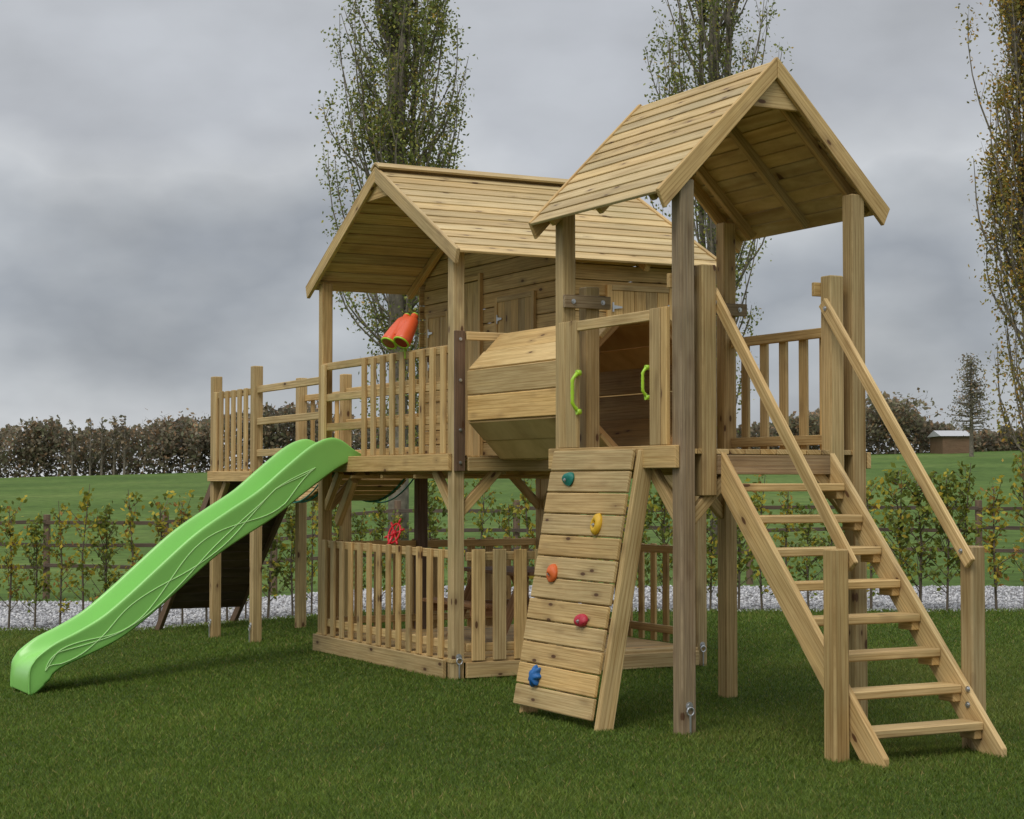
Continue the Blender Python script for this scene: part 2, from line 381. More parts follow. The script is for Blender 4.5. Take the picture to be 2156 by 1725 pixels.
for xx in (-4.9,-4.3,-3.7): beam(xx-0.02,xx+0.02,0.06,2.17,1.41,1.438)
beam(-5.60,-3.125,0.018,0.05,0.0,0.135,'pine','base_beam'); beam(-3.032,-3.002,0.15,2.09,0.01,0.12,'pine','base_beam')
beam(-8.36,-7.17,0.022,0.052,1.385,1.48); beam(-8.36,-7.17,1.017,1.047,1.385,1.48); beam(-7.152,-7.122,0.1,1.0,1.385,1.49); beam(-8.408,-8.378,0.05,1.02,1.385,1.49,'brown')
beam(-5.49,-3.13,2.11,2.14,0.0,0.12,'pine','base_beam')
def brace(p0,p1,n,w=0.07,t=0.045): 
    single('brace','pine',lambda m:m.board(p0,p1,w,t,n),0.004)
Yn=(0,1,0); Xn=(1,0,0)
for (x,y,zt) in [(0,0,1.47),(-1.33,0,1.47),(-3.08,0.1,1.47),(-5.54,0.1,1.47),(-7.2,0.1,1.39),(-8.33,0.1,1.39),(-5.54,2.14,1.47),(-3.08,2.14,1.47)]:
    L_=0.30
    if x in (0,-3.08,-7.2): brace((x-0.03,y,zt-L_),(x-0.03-L_,y,zt+0.0),Yn)
    if x in (-1.33,-5.54,-8.33): brace((x+0.03,y,zt-L_),(x+0.03+L_,y,zt+0.0),Yn)
    if y<1: brace((x,y+0.03,zt-L_),(x,y+0.03+L_,zt),Xn)
    else: brace((x,y-0.03,zt-L_),(x,y-0.03-L_,zt),Xn)
brace((0,1.17,1.17),(0,0.87,1.47),Xn); brace((-1.33,1.17,1.17),(-1.33,0.87,1.47),Xn)
brace((-3.0,0.24,2.10),(-3.0,0.42,2.36),Xn,0.05,0.035); brace((-3.0,0.20,1.84),(-3.0,0.44,1.58),Xn,0.05,0.035)
brace((-5.38,0.15,1.05),(-5.05,0.15,1.40),Yn,0.08,0.05)
o=single('bolted_plate','brown',lambda m:m.box(-3.034,-3.008,0.058,0.138,1.46,2.45))
bolts(o,[((-3.007,0.098,zz),(1,0,0),0.008) for zz in (1.52,1.75,2.1,2.39)])
beam(-3.03,-2.998,0.145,0.93,2.385,2.445,'pine','side_rail')

def railing(name,p0,p1,z0,z1,n,w=0.07,t=0.022,rails=(0.9,),pos=None,mat='pine',outset=(0,-1)):
    p0=V((*p0,0)); p1=V((*p1,0)); o=V((outset[0],outset[1],0)); r=None
    for rz in rails:
        mb=MB(); mb.board(p0+V((0,0,rz)),p1+V((0,0,rz)),0.06,0.035,o)
        k=mb.build(name if r is None else 'rail',M[mat],P if r is None else r,0.004)
        if r is None: r=k
    ts=pos if pos is not None else [(i+0.5)/n for i in range(n)]
    for tt in ts:
        q=p0.lerp(p1,tt)+o*(0.0175+t/2+0.001)
        k=MB(); k.board(q+V((0,0,z0)),q+V((0,0,z1+random.uniform(-.005,.005))),w*random.uniform(.95,1.04),t,o,rtint(0.74,1.15)); k.build('baluster',M['pine'],r,0.003)
    return r
L0=-5.50; L1=-3.12
pos=[(x-L0)/(L1-L0) for x in [-5.44]+[-4.60+0.178*i for i in range(9)]]
rl=railing('balcony_railing',(L0,0.075),(L1,0.075),1.586,2.345,0,rails=(2.325,2.07,1.83),pos=pos)
lf=railing('lower_front_fence',(-5.50,0.075),(-3.12,0.075),0.14,0.91,13,rails=(0.875,0.24))
ls=railing('lower_side_fence',(-3.045,0.16),(-3.045,1.0),0.13,0.905,5,w=0.10,rails=(0.86,0.22),outset=(1,0))
lb=railing('lower_rear_fence',(-5.49,2.14),(-3.13,2.14),0.14,0.90,13,rails=(0.86,0.24),outset=(0,1))
ll=railing('lower_left_fence',(-5.56,0.16),(-5.56,2.08),0.14,0.90,11,rails=(0.86,0.24),outset=(-1,0))
railing('platform_front_railing',(-8.28,0.075),(-7.25,0.075),1.44,2.235,6,rails=(2.20,),w=0.075)
railing('platform_rear_railing',(-8.28,1.0),(-7.25,1.0),1.44,2.235,5,rails=(2.20,),outset=(0,1))
railing('tower_rear_railing',(-1.28,1.215),(-0.05,1.215),1.575,2.30,6,rails=(2.285,1.64),outset=(0,1),w=0.075)
for yy in (0.1,0.97):
    for zz in (2.215,1.925,1.64):
        single('bridge_rail','pine',lambda m:m.board((-7.15,yy,zz),(-5.59,yy,zz+0.01),0.062,0.035,Yn),0.004)
gb=single('climbing_gate_frame','pine',lambda m:m.box(-1.06,-0.24,-0.073,-0.040,2.30,2.36))
for (a,b_) in ((-1.285,-1.205),(-1.20,-1.065),(-0.235,-0.125),(-0.115,-0.055)):
    single('gate_board','pine',lambda m:m.box(a,b_,-0.076,-0.050,1.594,2.365),parent=gb)
for hx,h0,hl in ((-1.045,1.81,0.235),(-0.262,1.865,0.17)):
    mb=MB(); pts=[]
    for i in range(15):
        t=i/14; zz=h0+hl*t; out=0.042*min(1,math.sin(math.pi*t)*1.8)*hl/.235; pts.append((hx,-0.072-out,zz+0.004*math.sin(t*9)))
    q_=1.0 if hl>.2 else .8
    mb.tube(pts,[q_*(0.010+0.003*math.sin(i*1.57)**2) for i in range(15)],10)
    mb.cyl((hx,-0.085,h0),(hx,-0.058,h0),0.018*q_,14); mb.cyl((hx,-0.085,h0+hl),(hx,-0.058,h0+hl),0.018*q_,14)
    mb.build('grab_handle',M['lime'],P,0.0,True)

# ---- roofs
def roof(name,axis,c,half,zr,ze,a0,a1,n,mat,mids,gus):
    def Q(t,a,z): return V((c+t,a,z)) if axis=='Y' else V((a,c+t,z))
    mb=MB(); Lh=math.hypot(half,zr-ze)
    for sd in (-1,1):
        dn=(Q(sd*half,0,ze)-Q(0,0,zr)).normalized(); nn=(Q(sd*(zr-ze),0,half)-Q(0,0,0)).normalized()
        for i in range(n):
            s0=Lh*i/n-0.004; s1=Lh*(i+1)/n+0.006
            up=Q(0,0,zr)+dn*s0; lo=Q(0,0,zr)+dn*s1+nn*0.010
            mid=(up+lo)/2; wd=(lo-up); e=Q(0,1,0)-Q(0,0,0)
            n2=e.cross(wd.normalized()); 
            if n2.dot(nn)<0: n2=-n2
            mid0=mid+e*(a0+0.031)-n2*0.009; mid1=mid+e*(a1-0.031)-n2*0.009
            mb.board(mid0,mid1,wd.length,0.018,n2,rtint(0.82,1.12))
    r=mb.build(name,M[mat],P,0.003)
    th=0.03
    for ae,sg in ((a0,1),(a1,-1)):
        for sd in (-1,1):
            m=MB(); e=(Q(0,sg,0)-Q(0,0,0))*th; hb=0.120; ex=0.008
            sl=(zr-ze)/half
            ztop=zr+0.020; off=0.0015*sd
            poly=[Q(off,ae,ztop),Q(sd*(half+ex),ae,ztop-sl*(half+ex)),Q(sd*(half+ex-hb*0.55*sl/math.hypot(1,sl)),ae,ztop-sl*(half+ex)-hb*0.85),Q(off,ae,ztop-hb)]
            m.prism(poly,e,Q(sd*half,0,ze)-Q(0,0,zr)); m.build('bargeboard',M['pine'],r,0.003)
        m=MB(); g=gus; sl=(zr-ze)/half; zt=zr-0.10
        m.prism([Q(0,ae+sg*0.032,zt),Q(g,ae+sg*0.032,zt-sl*g),Q(-g,ae+sg*0.032,zt-sl*g)],Q(0,sg*0.025,0)-Q(0,0,0),Q(1,0,0)-Q(0,0,0)); m.build('gable_gusset',M['pine'],r,0.002)
    for a in mids:
        for sd in (-1,1):
            m=MB(); off=0.055
            m.board(Q(sd*0.02,a,zr-off-0.02),Q(sd*(half-0.05),a,ze-off+0.05*(zr-ze)/half),0.045,0.06,Q(sd*(zr-ze),0,half)-Q(0,0,0)); m.build('rafter',M['pine'],r,0.003)
    return r,Q
hr,Qh=roof('cabin_roof','Y',-4.31,1.43,3.78,2.995,0.0,2.28,12,'roofw',(0.93,1.6),0.22)
for sd in (-1,1):
    m=MB(); m.board((-4.31+sd*0.041,0.001,3.806),(-4.31+sd*0.041,2.279,3.806),0.086,0.018,(sd*0.48,0,0.87)); m.build('ridge_board',M['roofw'],hr,0.002)
tr,Qt=roof('tower_roof','X',0.605,0.80,3.795,2.985,-1.445,0.065,12,'roofw',(-0.68,-0.1,-1.25),0.17)

# ---- cabin walls
def front_wall(y,t,name):
    mb=MB(); z=1.575; bh=0.118
    while z<3.66:
        zt=min(z+bh,3.66)
        hw=min(1.185,(3.73-zt)/0.552)
        hwb=min(1.185,(3.73-z)/0.552)
        if hw>0.03:
            mb.prism([(-4.31-hwb,y,z+0.002),(-4.31+hwb,y,z+0.002),(-4.31+hw,y,zt-0.004),(-4.31-hw,y,zt-0.004)],(0,t,0),(1,0,0),rtint(0.85,1.1))
        z+=bh
    return mb.build(name,M['wallw'],P,0.004)
fw=front_wall(0.975,0.022,'cabin_front_wall'); rw=front_wall(2.10,0.022,'cabin_rear_wall')
def side_wall(x,name):
    mb=MB(); z=1.575
    while z<3.04:
        mb.box(x,x+0.022,0.94,2.09,z+0.002,min(z+0.118,3.06)-0.004,rtint(0.85,1.1)); z+=0.118
    return mb.build(name,M['wallw'],P,0.004)
sw=side_wall(-3.09,'cabin_right_wall'); lw=side_wall(-5.53,'cabin_left_wall')
def thinge(wall,p,d,n,up):
    mb=MB(); p=V(p); d=V(d); n=V(n); up=V(up)
    q=[p-up*0.035,p-up*0.035+d*0.014,p-up*0.014+d*0.014,p+d*0.085-up*0.006,p+d*0.085+up*0.006,p+up*0.014+d*0.014,p+up*0.035+d*0.014,p+up*0.035]
    mb.prism(q,n*0.003,up); mb.build('hinge',M['steel'],wall,0)
def shutter(wall,o,u,w,h,n,hs):
    o=V(o);u=V(u);n=V(n);z=V((0,0,1)); m=MB(); k=5
    for i in range(k): m.prism([o+u*(w*i/k+0.002),o+u*(w*(i+1)/k-0.002),o+u*(w*(i+1)/k-0.002)+z*h,o+u*(w*i/k+0.002)+z*h],n*0.018,z)
    m.build('window_shutter',M['wallw'],wall,0.002)
    f=MB(); b=0.04
    for (a0,a1,b0,b1) in ((-b,0,-b,h+b),(w,w+b,-b,h+b),(0.001,w-0.001,h,h+b),(0.001,w-0.001,-b,0)):
        f.prism([o+u*a0+z*b0,o+u*a1+z*b0,o+u*a1+z*b1,o+u*a0+z*b1],n*0.026,z if a1-a0<0.1 else u)
    f.build('window_frame',M['pine'],wall,0.002)
    for t in hs:
        for zz in (h*0.2,h*0.75):
            if t==0: thinge(wall,o+u*0.002+z*zz+n*0.027,u,n,z)
            else: thinge(wall,o+u*(w-0.002)+z*zz+n*0.027,-u,n,z)
shutter(fw,(-4.10,0.974,2.25),(1,0,0),0.56,0.53,(0,-1,0),(0,))
shutter(fw,(-5.36,0.974,2.25),(1,0,0),0.34,0.50,(0,-1,0),(0,))
shutter(sw,(-3.066,1.36,2.30),(0,1,0),0.50,0.50,(1,0,0),(0,1))
def door_(m):
    for i in range(5): m.box(-4.93+0.1*i+0.002,-4.83+0.1*i-0.002,0.955,0.973,1.58,2.98)
single('cabin_door','wallw',door_,0.002,parent=fw)
m=MB(); m.box(-4.975,-4.935,0.945,0.974,1.58,3.04); m.box(-4.425,-4.385,0.945,0.974,1.58,3.04); m.box(-4.9345,-4.4255,0.945,0.974,2.99,3.03); m.build('door_frame',M['pine'],fw,0.002)

# ---- tunnel
def octo(a,b,cy,cz):
    k=0.4142; return [(cy-a,cz-b*k),(cy-a,cz+b*k),(cy-a*k,cz+b),(cy+a*k,cz+b),(cy+a,cz+b*k),(cy+a,cz-b*k),(cy+a*k,cz-b),(cy-a*k,cz-b)]
mb=MB(); oc=octo(0.455,0.435,0.605,1.99)
for i in range(8):
    p=V((0,*oc[i])); q=V((0,*oc[(i+1)%8])); mid=(p+q)/2; nn=(mid-V((0,0.605,1.99))).normalized()
    for k in range(2):
        a=p.lerp(q,k*0.5+0.011); b_=p.lerp(q,k*0.5+0.489); c=(a+b_)/2
        mb.board((-2.985+random.uniform(0,.012),c.y,c.z),(-1.385-random.uniform(0,.006),c.y,c.z),(b_-a).length,0.026,nn,rtint(0.84,1.16))
tn=mb.build('crawl_tunnel',M['tunnelw'],P,0.004)
for xx in (-2.93,-1.44):
    ic=octo(0.425,0.405,0.605,1.99)
    for i in (1,3,5,7):
        m=MB(); p=ic[i]; q=ic[(i+1)%8]; m.board((xx,*p),(xx,*q),0.05,0.04,(1,0,0))
        m.build('corner_bracket',M['bracketw'],tn,0.002)

# ---- climbing wall
CS=0.187
def cw(z): return -0.105-(1.575-z)*CS
nB=12; mb=MB(); zt=1.575; dz=(1.575-0.048)/nB
for i in range(nB):
    z1=zt-dz*i; z0=z1-dz+0.006; j=random.uniform(-.004,.004)
    zm=(z0+z1)/2
    mb.board((-1.272+j,cw(zm),zm),(-0.345+j,cw(zm),zm),(z1-z0)*1.016,0.026,(0,-1,CS),rtint(0.86,1.12))
cwl=mb.build('climbing_wall',M['pine'],P,0.006)
for xx in (-1.235,-0.345):
    m=MB()
    m.prism([(xx,cw(1.57)+0.015,1.57),(xx,cw(1.57)+0.115,1.57),(xx,cw(-0.04)+0.125,-0.04),(xx,cw(-0.04)+0.02,-0.04)],(0.044,0,0),(0,-0.19,-1)); m.build('side_rail',M['pine'],cwl,0.004)
def hold(x,z,mat,shape,lab):
    bm=bmesh.new(); bmesh.ops.create_icosphere(bm,subdivisions=4,radius=1)
    y=cw(z)-0.012; R=0.050
    for v_ in bm.verts:
        p=v_.co.copy(); th=math.atan2(p.z,p.x); r=math.hypot(p.x,p.z)
        if shape=='donut': 
            sy=0.62 - 0.75*math.exp(-(r/0.30)**2)*(1 if p.y<0 else 0); px_,pz_=p.x*0.95,p.z*1.25
        elif shape=='wedge':
            sy=0.75*(0.6+0.5*p.z); px_,pz_=p.x*1.3,p.z*(0.8+0.25*p.x)
        elif shape=='horn':
            sy=0.8*(0.65+0.35*math.cos(th-1.2)); px_,pz_=p.x*1.1,p.z*1.1-0.2*p.x*p.x
        elif shape=='saddle':
            sy=0.7*(1-0.55*math.exp(-((p.x)/0.3)**2)); px_,pz_=p.x*1.25,p.z*0.75
        else:
            k=1+0.22*math.cos(th*7)*min(1,r); sy=0.75; px_,pz_=p.x*k,p.z*k*1.1
        nz_=0.05*mnoise.noise(p*2.5+V((x*9,z*7,0)))
        v_.co=V((px_*R*(1+nz_),p.y*sy*R*(1+nz_)-0.01,pz_*R*(1+nz_)))
    me=bpy.data.meshes.new('climbing_hold')
    for v_ in bm.verts: 
        v_.co.y+=CS*v_.co.z*1.0; v_.co+=V((x,y,z))-ORG[P.name]
    bm.to_mesh(me); bm.free(); me.polygons.foreach_set('use_smooth',[True]*len(me.polygons)); me.materials.append(M[mat])
    o=bpy.data.objects.new('climbing_hold',me); link(o,cwl); o['label']=lab
    b=MB(); bolt(b,(x,y-0.030,z-0.004),(0,-1,0),0.007); b.build('hold_bolt',M['steel'],cwl,0)
hold(-1.02,1.405,'h_green','wedge','teal green climbing hold near the top'); hold(-0.60,1.145,'h_yellow','donut','yellow ring shaped climbing hold')
hold(-1.03,0.845,'h_orange','horn','orange climbing hold'); hold(-0.60,0.595,'h_red','saddle','red climbing hold'); hold(-1.03,0.24,'h_blue','ribbed','blue ribbed climbing hold near the ground')

# ---- staircase
sl=1.09
def stringer(m,y0,t):
    m.prism([(0.08,y0,1.555),(1.465,y0,0.045),(1.465,y0,-0.03),(1.32,y0,-0.03),(0.08,y0,1.325)],(0,t,0),(1,0,-1),rtint(0.95,1.08))
st=single('staircase','pine',lambda m:stringer(m,0.192,0.036),0.004)
single('stringer','pine',lambda m:stringer(m,0.945,0.036),0.004,parent=st)
for i in range(8):
    z=0.165+0.1735*i; xc=0.050+(1.485-z)/sl
    t=MB(); t.box(xc-0.085,xc+0.075,0.2285,0.9445,z-0.044,z,rtint(0.85,1.12)); t.build('tread',M['pine'],st,0.006)
    for yy in (0.229,0.896): 
        t=MB(); t.box(xc-0.055,xc+0.06,yy,yy+0.048,z-0.088,z-0.0445); t.build('tread_cleat',M['pine'],st,0.003)
for yy,zt_,xs_ in ((0.205,2.455,-0.01),(0.965,2.43,0.0)):
    t=MB(); t.board((xs_,yy,zt_),(1.225,yy,0.965),0.075,0.028,Yn); h_=t.build('handrail',M['pine'],st,0.005)
    bolts(st,[((0.04,yy-0.0145,2.39),(0,-1,0),0.009),((1.17,yy-0.0145,1.03),(0,-1,0),0.009)])
for yy in (0.14,1.03):
    t=MB(); t.box(1.12,1.214,yy-0.047,yy+0.047,-0.04,1.055); t.build('stair_post',M['pine_post'],st,0.007)
bolts(st,[((1.22,0.9445,zz),(0,-1,0),0.011) for zz in (0.24,0.32)],'stringer_bolt')

# ---- slide
def catmull(pts,n):
    out=[]; P_=[pts[0]]+pts+[pts[-1]]
    for i in range(1,len(P_)-2):
        for k in range(n):
            t=k/n; r=[]
            for a,b,c,d in zip(P_[i-1],P_[i],P_[i+1],P_[i+2]):
                r.append(0.5*((2*b)+(-a+c)*t+(2*a-5*b+4*c-d)*t*t+(-a+3*b-3*c+d)*t**3))
            out.append(tuple(r))
    out.append(tuple(pts[-1])); return out
path=[(0.16,1.580,0.012,0.005),(0.08,1.570,0.07,0.01),(0.0,1.545,0.19,0.02),(-0.13,1.485,0.235,0.035),(-0.35,1.325,0.232,0.032),(-0.60,1.140,0.215,0.035),(-0.85,0.990,0.208,0.035),(-1.10,0.825,0.208,0.035),
 (-1.35,0.61,0.208,0.035),(-1.60,0.40,0.20,0.035),(-1.82,0.245,0.185,0.035),(-2.05,0.155,0.15,0.05),(-2.25,0.105,0.11,0.085),(-2.36,0.075,0.065,0.14),(-2.43,0.02,0.04,0.15),(-2.455,-0.06,0.015,0.10),(-2.46,-0.155,0.004,0.02)]
path=catmull(path,5); XC=-5.15
prof=[(-0.284,None,-1),(-0.290,0.3,0),(-0.298,0.75,0),(-0.304,0.93,0),(-0.300,1.0,0),(-0.286,1.03,0),(-0.270,1.0,0),(-0.260,0.88,0),(-0.240,0.46,0),(-0.218,0.12,0),(-0.19,0.01,0),(-0.10,-0.03,0),(0,-0.04,0)]
prof=prof+[(-a,b,c) for a,b,c in prof[-2::-1]]
vs=[];fs=[]; side_pts=[]
for i,(y,z,lip,sk) in enumerate(path):
    a=path[max(i-1,0)]; b=path[min(i+1,len(path)-1)]; t=V((0,b[0]-a[0],b[1]-a[1])).normalized(); n=V((0,t.z,-t.y)) 
    if n.z<0: n=-n
    if i>len(path)-14: n=V((0,n.y*0.5,max(n.z,0.6))).normalized()
    for (dx,fr,flag) in prof:
        off=-sk if flag==-1 else fr*lip
        vs.append(V((XC+dx,y,z))+n*off)
    side_pts.append((V((XC,y,z)),n,lip,sk))
nP=len(prof)
for i in range(len(path)-1):
    for j in range(nP-1): fs.append((i*nP+j,i*nP+j+1,(i+1)*nP+j+1,(i+1)*nP+j))
me=bpy.data.meshes.new('slide'); me.from_pydata([tuple(v_-ORG[P.name]) for v_ in vs],[],fs); me.polygons.foreach_set('use_smooth',[True]*len(fs)); me.materials.append(M['slide'])
bm=bmesh.new(); bm.from_mesh(me); bmesh.ops.recalc_face_normals(bm,faces=bm.faces)
if sum(f.normal.z for f in bm.faces if abs(f.normal.x)<0.3)<0: bmesh.ops.reverse_faces(bm,faces=bm.faces)
bm.to_mesh(me); bm.free()
slide=bpy.data.objects.new('slide',me); link(slide,P); slide['label']='lime green wavy plastic slide'
so=slide.modifiers.new('s','SOLIDIFY'); so.thickness=0.008; so.offset=-1; su=slide.modifiers.new('ss','SUBSURF'); su.levels=1; su.render_levels=1
sp=side_pts[17:-14]
for ph,fq,am in ((0,0.27,0.28),(3.0,0.27,0.26),(1.2,0.135,0.32)):
    pts=[]; wl=MB()
    for i,(c,n,lip,sk) in enumerate(sp):
        e=min(1,i/6,(len(sp)-1-i)/6); f_=0.42+am*math.sin(i*fq+ph)*e
        c2=V((XC+0.2868+0.0145*f_,c.y,c.z)); pts.append(c2+n*(-sk+(lip+sk)*f_))
    wl.tube(pts,0.0036,6)
    wl.build('wave_line',M['slide_line'],slide,0)

# ---- suspension bridge
mb=MB(); 
def bz(x): return 1.50-0.27*(1-((x+6.37)/0.82)**2)
xs=grng(-7.10,-5.64,15)
for x_ in xs:
    sl_=0.54*(x_+6.37)/0.82**2
    mb.board((x_,0.16,bz(x_)),(x_,0.91,bz(x_)),0.092,0.026,(-sl_,0,1))
br=mb.build('suspension_bridge',M['pine'],P,0.003)
for yy,dz_,r_ in ((0.20,-.022,.010),(0.87,-.022,.010),(0.12,-.03,.007),(0.95,-.03,.007)):
    m=MB(); m.tube([(x_,yy,bz(x_)+dz_) for x_ in grng(-7.2,-5.54,24)],r_,6); m.build('bridge_rope',M['rope'],br,0)

# ---- ramp
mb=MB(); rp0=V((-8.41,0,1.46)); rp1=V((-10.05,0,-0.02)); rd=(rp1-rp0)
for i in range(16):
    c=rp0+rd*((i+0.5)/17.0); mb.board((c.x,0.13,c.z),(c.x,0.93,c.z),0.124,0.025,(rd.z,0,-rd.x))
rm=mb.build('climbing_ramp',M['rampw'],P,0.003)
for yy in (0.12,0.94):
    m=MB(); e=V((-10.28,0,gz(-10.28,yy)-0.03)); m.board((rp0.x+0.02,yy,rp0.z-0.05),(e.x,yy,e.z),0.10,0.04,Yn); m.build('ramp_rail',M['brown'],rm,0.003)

# ---- toy binoculars
ax=V((0.06,-0.150,-0.20)).normalized(); sx=ax.cross(V((0,0,1))).normalized(); sy_=ax.cross(sx)
c0=V((-3.86,0.03,2.50))
o=MB()
for s in (-1,1):
    c=c0+sx*s*0.064
    o.tube([c-sx*s*0.024+ax*a for a in (-0.165,-0.160,-0.125,-0.12,-0.06)],[0.024,0.029,0.030,0.040,0.046],24)
    o.tube([c-sx*s*0.014*(1-k)+ax*a for a,k in ((-0.12,0),(-0.10,0.1),(-0.02,.5),(0.04,.8),(0.09,1),(0.11,1))],[0.036,0.046,0.056,0.062,0.066,0.067],28)
o.board(c0-ax*0.12,c0+ax*0.06,0.10,0.085,sy_)
tb=o.build('toy_binoculars',M['orange'],P,0.004,True); tb['label']='orange toy binoculars with lime rings'
for s in (-1,1):
    c=c0+sx*s*0.064+ax*0.112
    o=MB(); o.tube([c+(sx*math.cos(k)+sy_*math.sin(k))*0.058 for k in [i*math.pi/12 for i in range(24)]],0.008,8,closed=True); o.build('lens_ring',M['lime'],tb,0,True)
    o=MB(); o.tube([c0+sx*s*0.040-ax*0.167+(sx*math.cos(k)+sy_*math.sin(k))*0.022 for k in [i*math.pi/8 for i in range(16)]],0.005,6,closed=True); o.build('eyepiece_ring',M['lime'],tb,0,True)
    o=MB(); o.cyl(c-ax*0.004,c+ax*0.003,0.052,24); o.build('lens',M['lens'],tb,0)
o=MB(); o.cyl((-3.86,0.06,2.30),(-3.86,0.05,2.50),0.014,12); o.build('mount',M['lime'],tb,0)

# ---- red steering wheel
wc=V((-4.30,0.17,0.99)); wn=V((0.12,-0.93,0.35)).normalized(); wx=wn.cross(V((0,0,1))).normalized(); wy=wn.cross(wx)
o=MB(); o.tube([wc+(wx*math.cos(k)+wy*math.sin(k))*0.078 for k in [i*math.pi/14 for i in range(28)]],0.0085,8,closed=True)
for k in range(6):
    a=k*math.pi/3+.3; d=wx*math.cos(a)+wy*math.sin(a); o.cyl(wc,wc+d*0.085,0.006,8); o.tube([wc+d*0.08,wc+d*0.10,wc+d*0.125],[0.006,0.010,0.008],8)
o.cyl(wc-wn*0.02,wc+wn*0.02,0.020,14); o.cyl(wc,(wc.x,0.10,0.87),0.012,8)
q=o.build('steering_wheel',M['red'],P,0,True); q['label']='red toy ship steering wheel'

# ---------------------------------------------------------------- picnic table
tcx,tcy,tz=-4.25,1.22,0.145
T=empty('picnic_table',(tcx,tcy,tz),'small red brown picnic table on the lower deck behind the balusters','picnic table')
def tpart(name,fn): m=MB(); fn(m); return m.build(name,M['redw'],T,0.003)
def ttop(m):
    for i in range(5): m.box(tcx-0.5,tcx+0.5,tcy-0.29+0.118*i,tcy-0.29+0.118*i+0.108,tz+0.525,tz+0.552)
tpart('tabletop',ttop)
for s in (-1,1):
    def bench(m):
        for i in range(2): m.box(tcx-0.5,tcx+0.5,tcy+s*0.52-0.1+0.1*i,tcy+s*0.52-0.008+0.1*i,tz+0.29,tz+0.315)
    tpart('bench',bench)
    tpart('cross_support',lambda m:m.box(tcx+s*0.36-0.02,tcx+s*0.36+0.02,tcy-0.60,tcy+0.60,tz+0.22,tz+0.289))
    for q_ in (-1,1):
        tpart('leg',lambda m:m.board((tcx+s*0.402,tcy+q_*0.40,tz),(tcx+s*0.402,tcy+q_*0.16,tz+0.522),0.075,0.035,Xn))

# ---------------------------------------------------------------- hedge plants
def hedge_variant(k):
    random.seed(100+k)
    H=random.uniform(1.2,1.5); m=MB(); cen=[]
    m.tube([(0,0,-0.05),(random.uniform(-.03,.03),random.uniform(-.03,.03),H*0.5),(random.uniform(-.06,.06),random.uniform(-.06,.06),H*0.97)],[0.014,0.010,0.003],5,tint=(1,1,1))
    nb=[26,18,32,20,24,16,28,22][k]
    for i in range(nb):
        h=0.16+H*0.82*(i/nb)**0.9; a=random.uniform(0,6.28); L_=random.uniform(0.10,0.30)*(1.1-0.7*h/H)*[1,.8,1.15,.75,1,.9,.85,1.1][k]
        d=V((math.cos(a),math.sin(a),random.uniform(0.6,1.3))); p=V((0,0,h)); q=p+d*L_
        m.tube([p,p.lerp(q,.5)+V((0,0,-.01)),q],[0.005,0.004,0.002],4,tint=(1,1,1))
        for j in range(random.randint(9,18)):
            t=random.uniform(0.15,1.1); c=p.lerp(q,t)+V((random.gauss(0,.03),random.gauss(0,.03),random.gauss(0,.035))); cen.append(c)
    cen=np.array([tuple(c) for c in cen]); n=len(cen)
    pal=[(0.20,0.235,0.035),(0.13,0.165,0.030),(0.40,0.36,0.045),(0.50,0.38,0.045),(0.33,0.18,0.045)]
    w=[[4,4,2.5,1.2,.4],[2.5,2,3,1.5,.8],[5,5,1.2,.5,.3],[2,1.5,3,2,1.4]][k%4]
    me=leaf_quads(cen,rng.uniform(0.036,0.064,n),pick(pal,w,n,0.3),'foliage')
    so=m.build('stem',M['bark2'],None,0); me2=so.data; bpy.data.objects.remove(so)
    return me,me2
variants=[hedge_variant(k) for k in range(8)]
random.seed(21)
ordw=['first','second','third','fourth','fifth','sixth','seventh','eighth','ninth','tenth','eleventh','twelfth','thirteenth','fourteenth','fifteenth','sixteenth','seventeenth','eighteenth','nineteenth','twentieth']
pxs=[]; p_=-20
while p_<2190:
    pxs.append(p_); p_+=random.uniform(38,62)
left=[p for p in pxs if p<655]; right=[p for p in pxs if p>1800]
for p in pxs:
    Z=19.75+random.uniform(-.12,.12); x_,y_=at(p,Z)
    if p in left: lab='young beech hedge plant left of the cabin posts, %s from the left edge'%ordw[left.index(p)]
    elif p in right: lab='young beech hedge plant behind the stairs, %s from the right edge'%ordw[len(right)-1-right.index(p)]
    else: lab='young beech hedge plant with thin stem, glimpsed through and under the playset'
    e=empty('hedge_plant',(x_,y_,gz(x_,y_)),lab,'hedge plant','young hedge plants along the gravel')
    e.rotation_euler=(0,0,random.uniform(0,6.28)); s=random.uniform(0.80,1.10)*(1.24 if p>1800 else 1.0)
    e.scale=(s*random.uniform(.75,1.2),s*random.uniform(.75,1.2),s)
    a,b=variants[random.randrange(8)]
    link(bpy.data.objects.new('foliage',a),e); link(bpy.data.objects.new('stem',b),e)

# ---------------------------------------------------------------- field fence
FZ=25.2
FE=empty('field_fence',(*cam2w(0,FZ),gz(*cam2w(0,FZ))),'dark post and rail fence between the gravel and the field','fence')
lts=grng(-9.6,9.6,13)
for i,l in enumerate(lts):
    x_,y_=cam2w(l+random.uniform(-.1,.1),FZ+random.uniform(-.03,.03)); g=gz(x_,y_); m=MB(); m.tube([(x_,y_,g-0.1),(x_,y_,g+1.12)],0.05,9,tint=(1.7,1.6,1.5)); m.build('fence_post',M['fencew'],FE,0.004)
for zz in (0.42,0.72,1.0):
    for i in range(len(lts)-1):
        a=cam2w(lts[i],FZ-0.06); b=cam2w(lts[i+1],FZ-0.06); m=MB(); m.board((*a,gz(*a)+zz+random.uniform(-.03,.03)),(*b,gz(*b)+zz+random.uniform(-.03,.03)),0.05,0.03,(C_,-S_,0)); m.build('fence_rail',M['fencew'],FE,0.002)

